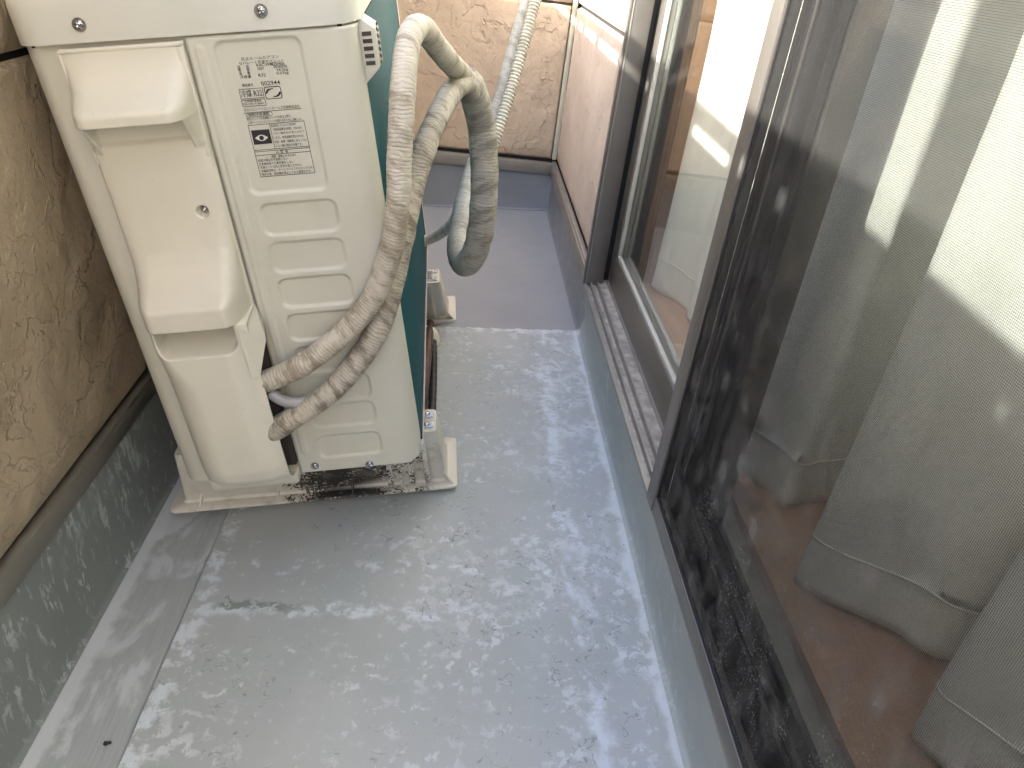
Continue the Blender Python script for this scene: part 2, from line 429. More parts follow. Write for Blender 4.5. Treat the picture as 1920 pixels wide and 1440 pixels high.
M_PRW = plain('print_white', (.60, .59, .53), .5)

# ------------------------------------------------------------------ setting: floor and waterproof upstands
A_ = .0607
W = .6165
XG = -.513
def fz(x): return A_ * x
ZGL = -.0625      # bottom of the gutter at the parapet
YF, YN = 0.0, -6.0
YD = -2.25
fl = gridmesh('balcony_floor', np.array([[(x, y, fz(x)) for y in np.linspace(YN, YF + .01, 30)] for x in np.linspace(XG, 0.004, 20)]), M_FLOOR, flip=True, smooth=False)
struct(fl)
rows = []
for y in np.linspace(YN, YF + .01, 30):
    rows.append([(-W - .01, y, ZGL - .0008), (-W + .012, y, ZGL), (XG - .006, y, fz(XG) - .0068), (XG - .002, y, fz(XG) - .006), (XG, y, fz(XG))])
struct(gridmesh('floor_gutter', np.array(rows), M_GUT, smooth=False))
def roundprof(y, xb, xt, zb, zt, s):
    """upstand profile with a small cove at the floor; s=+1 right side, -1 left"""
    return [(xb - s * .006, y, zb + .0006), (xb - s * .002, y, zb + .0022), (xb, y, zb + .006),
            (xb + (xt - xb) * .5, y, zb + (zt - zb) * .5), (xt, y, zt)]
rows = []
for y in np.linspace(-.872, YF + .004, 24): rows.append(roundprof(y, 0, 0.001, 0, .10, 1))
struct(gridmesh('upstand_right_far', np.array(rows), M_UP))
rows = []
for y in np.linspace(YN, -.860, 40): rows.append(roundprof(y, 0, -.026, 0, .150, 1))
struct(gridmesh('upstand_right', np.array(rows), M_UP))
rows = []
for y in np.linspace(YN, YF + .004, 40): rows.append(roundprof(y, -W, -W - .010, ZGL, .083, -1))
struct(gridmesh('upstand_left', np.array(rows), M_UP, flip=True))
rows = []
for x in np.linspace(-W - .01, 0.004, 20):
    zb = fz(x) if x > XG else ZGL; rows.append([(x, YF - .006, zb + .0006), (x, YF - .002, zb + .0022), (x, YF, zb + .006), (x, YF + .004, .102)])
struct(gridmesh('upstand_far', np.array(rows), M_UP))

# ------------------------------------------------------------------ walls with siding courses
ZS, SEAM, TOPP = .135, .516, .872
def course(name, axis, fixed, sgn, s0, s1, z0, z1, mat, parent, seed, res=.0042):
    n = max(2, int((s1 - s0) / res)); m = max(2, int((z1 - z0) / res))
    s, z = np.meshgrid(np.linspace(s0, s1, n), np.linspace(z0, z1, m), indexing='ij')
    h = slate(s + seed * 3.7, z, seed) * (.4 if mat is M_SIDH else .65)
    ed = np.minimum(np.minimum(z - z0, z1 - z), np.minimum(s - s0, s1 - s)); e = sstep(ed, 0, .003); h = h * sstep(z - z0, 0, .03)
    h = (h + .0015) * e - (1 - e) * (.0022 if mat is M_SID else .006)
    d = fixed + sgn * h
    P = np.stack([d, s, z], -1) if axis == 'x' else np.stack([s, d, z], -1)
    return gridmesh(name, P, mat, parent, flip=(axis == 'x') == (sgn > 0))
# left parapet
XL = -.630
ZSL, SEAML = .1145, .507
wl = thing('parapet_wall', 'tan stone-textured parapet wall running along the left behind the air conditioner', 'wall', Matrix.Translation((XL, -1.5, 0)).copy() @ Matrix.Identity(4))
def loc(o, par):   # keep world coordinates under a moved parent
    o.matrix_parent_inverse = par.matrix_world.inverted(); return o
bpy.context.view_layer.update()
wl.matrix_world = Matrix.Identity(4)
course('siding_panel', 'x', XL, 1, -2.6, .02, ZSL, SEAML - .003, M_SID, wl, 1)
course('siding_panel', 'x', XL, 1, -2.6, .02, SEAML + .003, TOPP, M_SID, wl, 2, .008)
box('wall_core', (XL - .12, XL - .0075), (YN, .15), (-.2, TOPP - .001), M_CORE, wl, 0)
box('coping', (XL - .135, XL + .012), (YN, .16), (TOPP, TOPP + .012), M_ALU, wl, .002)
box('flashing', (XL - .006, XL + .0066), (YN, .0), (.0795, .1085), M_TRIM, wl, .002)
# far end wall
wf = thing('end_wall', 'tan stone-textured wall closing the far end of the balcony', 'wall')
YW = .022
course('siding_panel', 'y', YW, -1, XL + .004, -.007, ZS, SEAM - .003, M_SIDF, wf, 3)
course('siding_panel', 'y', YW, -1, XL + .004, -.007, SEAM + .003, TOPP, M_SIDF, wf, 4, .008)
box('wall_core', (XL, .1), (YW + .0075, .15), (-.2, TOPP - .001), M_CORE, wf, 0)
box('coping', (XL + .014, -.008), (YW - .012, .16), (TOPP, TOPP + .012), M_ALU, wf, .002)
box('flashing', (-W - .002, .0035), (-.002, YW - .002), (.0995, .129), M_TRIM, wf, .002)
box('corner_sealant', (-.0068, .0052), (YW - .010, YW + .004), (ZS + .002, 2.3), M_SEAL, wf, .002)
# house wall on the right
XR = .008
wh = thing('house_wall', 'pinkish beige stone-textured house wall left of the glass door', 'wall')
zz = [(ZS, SEAM - .003), (SEAM + .003, .898), (.904, 1.28), (1.286, 1.66), (1.666, 2.04), (2.046, 2.45)]
for i, (a, b) in enumerate(zz):
    course('siding_panel', 'x', XR, -1, -.869, .012, a, b, M_SIDH, wh, 5 + i, .0042 if i < 2 else .02)
course('siding_panel', 'x', XR, -1, YD - .02, -.871, 1.75, 2.45, M_SIDH, wh, 15, .03)
for i, (a, b) in enumerate(zz): course('siding_panel', 'x', XR, -1, YN, YD - .03, a, b, M_SIDH, wh, 25 + i, .03)
box('wall_core', (XR + .0075, .10), (YN, YD - .031), (-.2, 2.45), M_CORE, wh, 0)
box('flashing', (-.008, .004), (YN, YD - .031), (.098, .128), M_TRIM, wh, .002)
box('wall_core', (XR + .0075, .10), (-.84, .15), (-.2, 2.45), M_CORE, wh, 0)
box('lintel', (XR + .0075, .10), (YD - .03, -.842), (1.75, 2.45), M_CORE, wh, 0)
box('flashing', (-.008, .004), (-.868, .018), (.098, .128), M_TRIM, wh, .002)
box('flashing_ledge', (-.0045, .006), (-.868, .018), (.1285, .1325), M_ALUL, wh, .0008)
# hand rail above the coping: its shadow gap gives the broken streak of sun on the wall
hr = thing('handrail', 'bronze handrail on short posts along the top of the left parapet', 'handrail')
box('rail', (XL - .014, XL + .011), (YN, .16), (.910, .934), M_ALU, hr, .007, 4)
for y in (-.30, -.42, -.66, -1.02, -1.2, -1.38, -1.5, -1.60, -1.68, -1.76, -1.85, -1.92, -1.995, -2.07, -2.14, -2.21, -2.30, -2.55): box('post', (XL - .010, XL + .006), (y - (.022 if y > -1.1 else .034), y + (.022 if y > -1.1 else .034)), (TOPP + .012, .9105), M_ALU, hr, .002)

# ------------------------------------------------------------------ room behind the door
def room():
    r = struct(box('room_floor', (.052, 2.6), (-3.2, .3), (.10, .170), M_WOOD, None, 0))
    struct(box('room_wall_back', (2.6, 2.7), (-3.3, .3), (.1, 2.3), M_ROOM, None, 0))
    struct(box('room_wall_far', (.10, 2.6), (.151, .3), (.1, 2.3), M_ROOM, None, 0))
    struct(box('room_wall_near', (.10, 2.6), (-3.3, -3.2), (.1, 2.3), M_ROOM, None, 0))
    struct(box('room_wall_front', (.1005, .15), (-3.2, YD - .002), (.171, 2.3), M_ROOM, None, 0))
    struct(box('room_ceiling', (.10, 2.7), (-3.3, .3), (2.3, 2.4), M_ROOM, None, 0))
room()

# ------------------------------------------------------------------ door frame, sashes, screen
DH = 1.74
df = thing('door_frame', 'bronze aluminium frame and stepped sill of the sliding glass door', 'door frame')
YJ = -.866
prof = [(-.030, .146), (-.030, .1515), (-.0245, .1515), (-.0235, .148), (-.020, .148), (-.0195, .155), (-.0165, .155), (-.016, .1495), (-.0085, .1495),
        (-.008, .1575), (-.0055, .1575), (-.005, .1545), (.009, .1545), (.0095, .158), (.052, .158), (.052, .146)]
V = []; F = []
for y in (YD, YJ - .004): V += [(x, y, z) for x, z in prof]
n = len(prof)
for i in range(n): j = (i + 1) % n; F.append((i, j, n + j, n + i))
F += [tuple(range(n)), tuple(range(n, 2 * n))[::-1]]
sill = mk('sill', V, F, M_ALUL, df)
bm = bmesh.new(); bm.from_mesh(sill.data); bmesh.ops.recalc_face_normals(bm, faces=bm.faces); bm.to_mesh(sill.data); bm.free()
box('sill_tread', (-.0155, -.009), (YD, YJ - .004), (.1490, .1502), M_ALUD, df, 0)
box('sill_tread', (-.0045, .0085), (YD, YJ - .004), (.1535, .1550), M_ALUD, df, 0)
box('sill_tread', (-.0240, -.0205), (YD, YJ - .004), (.1475, .1486), M_ALUD, df, 0)
box('jamb_flange', (-.0315, -.0285), (YJ - .012, YJ), (.151, DH), M_ALU, df, .0006)
box('jamb_flange', (-.028, -.0262), (YJ - .0145, YJ - .001), (.1517, DH), M_ALUL, df, .0004)
box('jamb', (-.026, .001), (YJ - .014, YJ + .02), (.1517, DH), M_ALU, df, .0008)
box('jamb', (.001, .011), (YJ - .004, YJ + .02), (.158, DH), M_RUB, df, .0008)
box('jamb', (.0112, .050), (YJ - .006, YJ + .02), (.158, DH), M_ALU, df, .0008)
box('jamb', (-.030, .05), (YD - .03, YD - .001), (.146, DH), M_ALU, df, .001)
box('head', (-.030, .05), (YD - .03, YJ + .02), (DH, DH + .04), M_ALU, df, .001)
cs = thing('window_casing', 'brown wooden casing just inside the far edge of the glass door', 'casing')
box('side_board', (.052, .118), (-.895, -.842), (.170, DH), M_JAMB, cs, .002)
box('head_board', (.052, .118), (YD, -.896), (DH - .03, DH), M_JAMB, cs, .002)

M_ALUK = plain('shaded_bronze', (.022, .021, .020), .45, .3, .06, 14)  # frame bronze darkened to paint in the shade behind the screen
def sash(name, label, x0, y0, y1, z0, rail, M_ALU=M_ALU, M_GASK=M_GASK):
    t = thing(name, label, 'sliding door')
    x1 = x0 + .024
    box('bottom_rail', (x0, x1), (y0 + .001, y1 - .001), (z0, z0 + rail), M_ALU, t, .0008)
    g = [box('stile', (x0, x1), (y1 - .028, y1), (z0 + rail + .0003, DH - .003), M_ALU, t, .0008),
         box('stile', (x0, x1), (y0, y0 + .034), (z0 + rail + .0003, DH - .003), M_ALU, t, .0008)]
    box('top_rail', (x0, x1), (y0 + .035, y1 - .029), (DH - .05, DH - .003), M_ALU, t, .0008)
    zb = z0 + rail; xm = (x0 + x1) / 2
    for a, b in ((x0 + .0015, xm - .0045), (xm + .0045, x1 - .0015)):
        box('glazing_bead', (a, b), (y0 + .0345, y1 - .0285), (zb + .0004, zb + .006), M_GASK, t, .0008)
        box('glazing_bead', (a, b), (y1 - .034, y1 - .0285), (zb + .0064, DH - .055), M_GASK, t, .0008)
        box('glazing_bead', (a, b), (y0 + .0345, y0 + .040), (zb + .0064, DH - .055), M_GASK, t, .0008)
    box('pane', (xm - .004, xm - .001), (y0 + .035, y1 - .029), (zb + .001, DH - .051), M_GLASS, t, 0)
    return t
sash('glass_sash', 'uncovered glass sliding door panel at the far side, reflecting the end wall', .0115, -1.49, YJ - .009, .1585, .052)
s2 = sash('glass_sash', 'glass sliding door panel hidden behind the black insect screen', -.0135, YD + .005, -1.452, .1545, .042, M_ALUK, M_RUB)
box('weather_strip', (-.0148, -.0137), (-1.470, -1.464), (.21, DH - .06), M_RUB, s2, 0)
box('weather_strip', (-.0148, -.0137), (-1.482, -1.479), (.21, DH - .06), M_ALU, s2, 0)

sc = thing('screen_door', 'black mesh insect screen door with slim bronze frame, nearest the viewer', 'screen door')
box('stile', (-.0335, -.0205), (-1.470, -1.4455), (.1530, DH - .01), M_ALU, sc, .0008)
box('stile', (-.0335, -.0205), (-2.24, -2.215), (.1530, DH - .01), M_ALU, sc, .0008)
box('bottom_rail', (-.0325, -.0205), (-2.214, -1.4705), (.1535, .1715), M_ALU, sc, .0012)
box('top_rail', (-.0325, -.0205), (-2.214, -1.4705), (DH - .035, DH - .01), M_ALU, sc, .0012)
box('spline', (-.0315, -.0285), (-1.4735, -1.4708), (.172, DH - .036), M_RUB, sc, 0)
box('spline', (-.0315, -.0285), (-2.214, -1.474), (.172, .1745), M_RUB, sc, 0)
box('mesh', (-.0301, -.0299), (-2.214, -1.4709), (.1718, DH - .0355), M_MESH, sc, 0)

# ------------------------------------------------------------------ curtains
def curtain(name, label, pts, seed):
    t = thing(name, label, 'curtain', group='curtains')
    C = resample(catmull([(x, y, 0) for x, y in pts], 16), .004)
    zs = np.concatenate([np.linspace(.176, .228, 7), [.2305], np.linspace(.234, .9, 50), np.linspace(.92, 1.70, 20)])
    P = np.zeros((len(C), len(zs), 3))
    c = np.array([(p.x, p.y) for p in C]); mean = c[:, 0].mean()
    sarr = np.arange(len(C)) * .004
    pl_ = (fbm(sarr * 22, sarr * 0 + 3.3, 2, seed + 2) - .5) * .020
    for k, z in enumerate(zs):
        f = min(1, max(0, (z - .2) / 1.4))
        x = mean + (c[:, 0] - mean) * (1 - .25 * f); y = c[:, 1]
        wob = (fbm(sarr * 14, np.full_like(sarr, z * 1.6), 3, seed) - .5) * .024
        wob2 = (fbm(sarr * 40, np.full_like(sarr, z * 10.0), 2, seed + 5) - .5) * .004
        P[:, k, 0] = x + wob + wob2 + pl_; P[:, k, 1] = y + (fbm(sarr * 7, np.full_like(sarr, z * 2.0), 2, seed + 9) - .5) * .012
        P[:, k, 2] = z + (.006 * np.sin(sarr * 23 + seed) + .006 * (fbm(sarr * 30, sarr * 0, 2, seed) - .5) if k < 8 else 0)
    o = gridmesh('cloth', P, M_CURT, t)
    sd = o.modifiers.new('s', 'SOLIDIFY'); sd.thickness = .0008
    h = gridmesh('hem', P[:, 6:8].copy(), M_CURT, t); hm = h.modifiers.new('s', 'SOLIDIFY'); hm.thickness = .0016; hm.offset = 0
    return t
curtain('curtain', 'white curtain seen clearly through the uncovered glass panel', [(.074, -.925), (.088, -.945), (.103, -.955), (.112, -.99), (.100, -1.03), (.104, -1.07), (.118, -1.095), (.135, -1.13), (.15, -1.18)], 3)
curtain('curtain', 'white curtain in deep folds seen darkly through the insect screen', [(.056, -1.395), (.058, -1.43), (.076, -1.466), (.094, -1.487), (.130, -1.468), (.19, -1.452), (.255, -1.470), (.240, -1.515), (.165, -1.552), (.090, -1.566), (.073, -1.580), (.088, -1.606), (.116, -1.630), (.142, -1.662), (.19, -1.672), (.205, -1.69), (.160, -1.713),
        (.108, -1.722), (.100, -1.75), (.13, -1.80), (.16, -1.85), (.12, -1.9), (.09, -1.95), (.13, -2.02), (.16, -2.1), (.1, -2.18), (.14, -2.26)], 6)
# ------------------------------------------------------------------ air conditioner
RA = [[0.9846001449720149, -0.04981627572221013, -0.16757354562775084], [0.04206836282370763, 0.99788904056921, -0.04947439298459691], [0.1696844346733667, 0.041662949787913184, 0.9846173831720368]]
KA = .96
OA = CAM + (Vector((-0.5499, -1.3369, 0.0367)) - CAM) * KA
MA = Matrix((( *RA[0], OA.x), (*RA[1], OA.y), (*RA[2], OA.z), (0, 0, 0, 1))) @ Matrix.Scale(KA, 4)
MAI = MA.inverted()
ac = thing('air_conditioner', 'cream outdoor air conditioner unit with valve cover, printed label and teal front', 'air conditioner', MA)
def roundbox(name, u, v, w_, r, mat, parent, top=0.0, seg=6):
    """box with rounded vertical corners and an optional rounded top edge"""
    bm = bmesh.new(); addbox(bm, u, v, w_)
    bm.edges.ensure_lookup_table()
    ve = [e for e in bm.edges if abs(e.verts[0].co.z - e.verts[1].co.z) > 1e-4]
    bmesh.ops.bevel(bm, geom=ve, offset=r, segments=seg, affect='EDGES', profile=.5)
    if top:
        zt = w_[1]; te = [e for e in bm.edges if all(abs(x.co.z - zt) < 1e-5 for x in e.verts)]
        bmesh.ops.bevel(bm, geom=te, offset=top, segments=4, affect='EDGES', profile=.5)
    bmesh.ops.recalc_face_normals(bm, faces=bm.faces)
    return frombm(name, bm, mat, parent, True)
roundbox('case', (.0005, .2825), (.0045, .640), (.002, .4855), .022, M_CASE, ac)
lid = roundbox('lid', (-.003, .287), (-.003, .646), (.4835, .524), .030, M_LID, ac, .011, 8)
box('lid_gasket', (.012, .272), (.006, .630), (.481, .4834), M_RUB, ac, 0)

def rrect(u, w, u0, u1, w0, w1, r):
    cu, cw = (u0+u1)/2, (w0+w1)/2; du = np.abs(u-cu)-(u1-u0)/2+r; dw = np.abs(w-cw)-(w1-w0)/2+r
    return np.hypot(np.maximum(du, 0), np.maximum(dw, 0)) + np.minimum(np.maximum(du, dw), 0) - r
# service panel with pressed fields, wrapping round the front corner
rr = .020; u0, uf = .1405, .2640
sflat = uf - u0; sarc = rr * math.pi / 2
ss = np.concatenate([np.linspace(0, sflat, 100), sflat + np.linspace(0, sarc, 16)[1:], sflat + sarc + np.linspace(0, .02, 4)[1:]])
wsv = np.linspace(.0035, .4815, 400)
SS, WW = np.meshgrid(ss, wsv, indexing='ij')
UU = np.where(SS < sflat, u0 + SS, 0); ang = np.clip((SS - sflat) / rr, 0, math.pi/2)
UU = np.where(SS >= sflat, uf + rr * np.sin(ang), UU); VV = np.where(SS >= sflat, rr * (1 - np.cos(ang)), 0.0) + np.maximum(SS - sflat - sarc, 0)
dep = np.zeros_like(SS)
fields = [(.163, .2355, .3435, .4765, .008)] + [(.1672, .2395, a, b, .0085) for a, b in ((.3015, .333), (.262, .2935), (.2222, .2545), (.183, .214), (.1425, .1745), (.104, .135), (.0675, .0975), (.0235, .0545))]
for f in fields:
    d = rrect(UU, WW, *f); dep += .0027 * sstep(d, .0016, -.0016)
d = rrect(UU, WW, .1475, .1545, .034, .4745, .0034); dep -= .0012 * sstep(d, .0014, -.0010)
d = np.abs(rrect(UU, WW, .1455, .2660, .020, .60, .012)); dep -= .0
e = np.minimum(SS, np.minimum(WW - .0035, .4815 - WW)); dep += .0018 * (1 - sstep(e, 0, .0016))
# rounded lower front corner
cut = rrect(UU, WW, .10, .2845, .0035, .7, .022)
WW2 = np.where((UU > .262) & (WW < .0255), np.maximum(WW, .0255 - np.sqrt(np.maximum(0, .022**2 - np.clip(UU - .262, 0, .022)**2))), WW)
VV2 = VV - .0012 + dep
sp = gridmesh('service_panel', np.stack([UU, VV2, WW2], -1), M_CASE, ac)

# valve cover
us = np.linspace(.037, .1395, 120); ws = np.linspace(.018, .480, 520)
U, Wg = np.meshgrid(us, ws, indexing='ij')
def pl(x, pts):
    xs, ys = zip(*pts); return np.interp(x, xs, ys)
def smooth1(x, pts):
    # smooth (cosine) interpolation between knots
    xs = [p[0] for p in pts]; ys = [p[1] for p in pts]; r = np.full_like(x, ys[0])
    for (a, ya), (b, yb) in zip(pts, pts[1:]):
        t = sstep(x, a, b); r = np.where(x >= a, ya + (yb - ya) * t, r)
    return r
def prof(pts, wdt=.004):
    w1 = np.linspace(-.05, .55, 6001); y1 = np.interp(w1, [p[0] for p in pts], [p[1] for p in pts])
    k = int(wdt / .0001); ker = np.hanning(2*k+1); ker /= ker.sum()
    return lambda q: np.interp(q, w1, np.convolve(np.pad(y1, k, mode='edge'), ker, 'valid'))
hood = prof([(.405, .047), (.433, .047), (.4345, .0452), (.437, .0405), (.4405, .0335), (.445, .0255), (.451, .0178), (.459, .0115), (.468, .0080), (.480, .006)], .005)
flat = prof([(.0, .009), (.30, .0095), (.48, .009)], .004)
shelf = prof([(.10, .0555), (.254, .0555), (.2575, .0525), (.262, .0462), (.268, .0385), (.276, .0300), (.286, .0215), (.298, .0150), (.312, .0115), (.335, .0095)], .0055)
body = prof([(.016, .012), (.021, .030), (.027, .041), (.036, .047), (.050, .050), (.10, .0520), (.19, .0520), (.30, .0520)], .005)
lipw = .4160 + .006 * sstep(U, .105, .135)*0
D0 = np.where(Wg > .4235, hood(Wg), flat(Wg))
Dlow = np.where(Wg > .2330, shelf(Wg), body(Wg))
D0 = np.where(Wg < .34, Dlow, D0)
left = np.sqrt(np.clip(1 - (1 - np.clip((U - .0372) / (.020 + .020 * sstep(Wg, .215, .150)), 0, 1))**2, 0, 1))
edge_r = .1395 - U
rside = np.sqrt(np.clip(1 - (1 - np.clip((edge_r - .0015) / .016, 0, 1))**2, 0, 1))
lowmask = sstep(Wg, .2330, .2305)
mouth = .82 + .18 * sstep(edge_r, .0, .028)
shape_u = left * (rside * (1 - lowmask) + lowmask * mouth)
base = .0045
D = base + np.maximum(D0 - base, 0) * shape_u
# cheeks carrying the hood, tapering downwards
tz = np.clip((Wg - .384) / (.4240 - .384), 0, 1)
ck = np.where(Wg <= .4240, .0415 * tz**1.4, 0)
wl_ = .0125 - .004 * tz; wr_ = .016 - .004 * tz
cheek = np.maximum(left * sstep(U - .0372, wl_, wl_ - .003), rside * sstep(edge_r, wr_, wr_ - .004))
D = np.maximum(D, base + ck * cheek)
# shallow well under the hood
D -= .004 * sstep(Wg, .398, .404) * sstep(Wg, .4238, .4230) * (1 - cheek)
# finger slot under the shelf lip
top_w = .2222 - 6.0 * np.maximum(0, .088 - U)**2 * 0
fs = rrect(U, Wg, .0490, .1270, .2010, .252, .013)
inslot = sstep(fs, .0006, -.0026)
slope = np.clip((.2328 - Wg) / (.2328 - .201), 0, 1)
D -= np.where(Wg < .2330, .047 * inslot * (1 - slope**2.6), 0)
# screw hole
hd = np.hypot(U - .1175, Wg - .334); D -= .009 * sstep(hd, .0058, .0050)
fr = rrect(U, Wg, .0375, .139, .389, .4795, .003); D += .0012 * sstep(fr, .0035, .0028) * sstep(fr, .0, .001) * 0
tabmask = (edge_r < .012)
UU3 = U + np.where(Wg > .165, 0, 0) + .010 * sstep(Wg, .170, .205) * sstep(Wg, .240, .208) * sstep(edge_r, .010, 0) * 0
cov = gridmesh('valve_cover', np.stack([UU3, -D, Wg], -1), M_COVER, ac)
sd = cov.modifiers.new('t', 'SOLIDIFY'); sd.thickness = .0022; sd.offset = -1
# rim of the cover's upper edge and its flanges
box('cover_rim', (.0365, .1385), (-.0075, -.0040), (.4765, .4792), M_COVER, ac, .0008)
box('cover_flange', (.1340, .1392), (-.0075, .001), (.384, .4762), M_COVER, ac, .0008)
box('cover_flange', (.0365, .0385), (-.0065, .001), (.384, .4762), M_COVER, ac, .0005)
ml = mk('mouth_lip', [(.1393, -.0458, .170), (.1510, -.0330, .2055), (.1440, -.0030, .2150), (.1320, -.0500, .2300), (.1393, -.0030, .2330), (.1320, -.0500, .172)],
   [(0, 1, 3), (1, 2, 4, 3), (0, 3, 5)], M_COVER, ac)
md = ml.modifiers.new('t', 'SOLIDIFY'); md.thickness = .0018
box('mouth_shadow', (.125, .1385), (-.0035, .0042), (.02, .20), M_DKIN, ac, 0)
box('bottom_skirt', (.038, .1400), (-.016, .004), (.000, .0185), M_CASE, ac, .004)

def screw(u, v, w_, r, parent, axis='v', mat=M_SCREW, name='screw'):
    bm = bmesh.new()
    bmesh.ops.create_uvsphere(bm, u_segments=16, v_segments=8, radius=r)
    for vt in bm.verts: vt.co.z = max(vt.co.z, 0) * .62
    # cross recess
    for vt in bm.verts:
        if vt.co.z > .5 * r * .62 and (abs(vt.co.x) < r*.12 or abs(vt.co.y) < r*.12) and math.hypot(vt.co.x, vt.co.y) < r * .6: vt.co.z -= r * .25
    ring = bmesh.ops.create_cone(bm, cap_ends=True, segments=20, radius1=r*1.35, radius2=r*1.3, depth=r*.25)
    o = frombm(name, bm, mat, parent, True)
    if axis == 'v': o.rotation_euler = (rad(90), 0, 0)
    o.location = (u, v, w_); return o
for u, v, w_ in ((.0604, -.0035, .4972), (.209, -.0035, .4979)): screw(u, v, w_, .0042, ac)
screw(.1578, -.0015, .0135, .0038, ac); screw(.2216, -.0015, .0082, .0038, ac)
screw(.1175, -.0015, .334, .0032, ac)
# earth mark pressed into the panel
def ringmesh(name, cu, cw, r0, r1, v, mat, parent, n=28):
    V = []; F = []
    for i in range(n):
        a = 2*math.pi*i/n
        for r in (r0, r1): V.append((cu + r*math.cos(a), v, cw + r*math.sin(a)))
    for i in range(n): j = (i+1) % n; F.append((2*i, 2*i+1, 2*j+1, 2*j))
    return mk(name, V, F, mat, parent)
em = ringmesh('earth_mark', .2368, .0125, .0040, .0046, -.0018, M_LID, ac)
# teal front
box('front_panel', (.2815, .2842), (.024, .610), (.024, .4785), M_TEAL, ac, .0006)
box('front_edge', (.2814, .2849), (.610, .622), (.012, .4795), M_BLACK, ac, .0006)
box('front_edge', (.2814, .2849), (.030, .622), (.014, .0236), M_BLACK, ac, .0006)
box('front_trim', (.2812, .2856), (.6222, .630), (.004, .4800), M_WHITE, ac, .0008)
box('front_trim', (.2812, .2856), (.020, .622), (.006, .0138), M_WHITE, ac, .0008)
# sensor cover with slots
vb = thing_part = bpy.data.objects.new('sensor_cover', None); COL.objects.link(vb); vb.parent = ac
bm = bmesh.new()
def wedge(bm, u0, u1, v0, v1, w0, w1, ch):
    b = [bm.verts.new(p) for p in ((u0, v0, w0), (u0, v1, w0), (u1, v1, w0 + ch), (u1, v0, w0 + ch), (u0, v0, w1), (u0, v1, w1), (u1, v1, w1 - ch*.8), (u1, v0, w1 - ch*.8))]
    for f in ((0,1,2,3),(4,7,6,5),(0,3,7,4),(1,5,6,2),(3,2,6,7),(0,4,5,1)): bm.faces.new([b[i] for i in f])
wedge(bm, .2830, .2985, .022, .060, .4290, .4865, .014)
bmesh.ops.bevel(bm, geom=list(bm.edges), offset=.0018, segments=2, affect='EDGES', profile=.5)
bmesh.ops.recalc_face_normals(bm, faces=bm.faces)
frombm('shell', bm, M_CASE, vb, True)
for k in range(5): box('slot', (.2862, .2945), (.0208, .0225), (.4455 + k*.0061, .4488 + k*.0061), M_DKIN, vb, 0)
for k in range(6):
    for j in range(2): box('slot', (.2980, .2990), (.030 + j*.012, .038 + j*.012), (.4445 + k*.0055 + j*.0026, .4470 + k*.0055 + j*.0026), M_DKIN, vb, 0)

# printing on the service panel -------------------------------------------------
TXT = [("日立ルームエアコン",.1831,.4604,.2148,0),("セパレート形室外ユニット",.18,.457,.2184,0),("型",.1779,.454,.1806,0),("式",.1853,.4541,.188,0),("RAC-WM25HE6",.1945,.4546,.2183,0),
("電",.178,.4517,.1807,0),("源",.1851,.4517,.1878,0),("100V",.1947,.4518,.2002,0),("50/60Hz",.2086,.4523,.2202,0),("質",.1782,.4487,.1808,0),("量",.1851,.4489,.1878,0),("24.5kg",.2104,.4492,.2206,0),
("冷媒量",.1784,.4459,.1879,0),("R32",.1943,.4463,.2006,0),("0.57kg",.21,.4465,.2204,0),("製造番号",.1784,.4390,.188,0),("002944",.1948,.439,.2113,2),("冷媒 R32",.1755,.4302,.1940,1),
("日本国内家庭用",.1777,.4257,.1917,0),("Use only in Japan",.1753,.4232,.1934,0),("日立ジョンソンコントロールズ空調株式会社",.1748,.4184,.2242,0),("強制冷房運転",.1776,.4138,.1961,0),
("室内ユニットの応急運転スイッチを5秒以上押す。",.1753,.4104,.2147,0),("△注意 サービスバルブのスピンドルを閉めたままで1分以上運転しない。",.1755,.4072,.2241,0),("家庭用エアコンにはGWP",.1952,.4032,.2175,0),
("（地球温暖化係数）が675の",.1964,.3997,.2221,0),("フロン類(R32)が封入されて",.1955,.3961,.2236,0),("います。地球温暖化防止のため、",.1954,.3924,.2228,0),("移設・修理・廃棄等にあたっては",.1953,.3886,.224,0),("フロン類の回収が必要です。",.1953,.385,.2198,0),
("△ 警 告",.1941,.3796,.2055,0),("故障・感電のおそれあり",.1894,.3757,.2118,0),("指定冷媒以外を使用しない",.1768,.373,.2036,0),("お客様自身で工事作業をしない",.1767,.3696,.2085,0),("冷凍サイクル内に空気を混入させない",.177,.3664,.2155,0),
("冷媒回収時は、サービスバルブのスピンドルを",.177,.3632,.2246,0),("閉めた後、圧縮機を停止してから配管を外す",.177,.3599,.2224,0)]
VP = .0008      # print stands just proud of the recessed field (field face at v=+.0010)
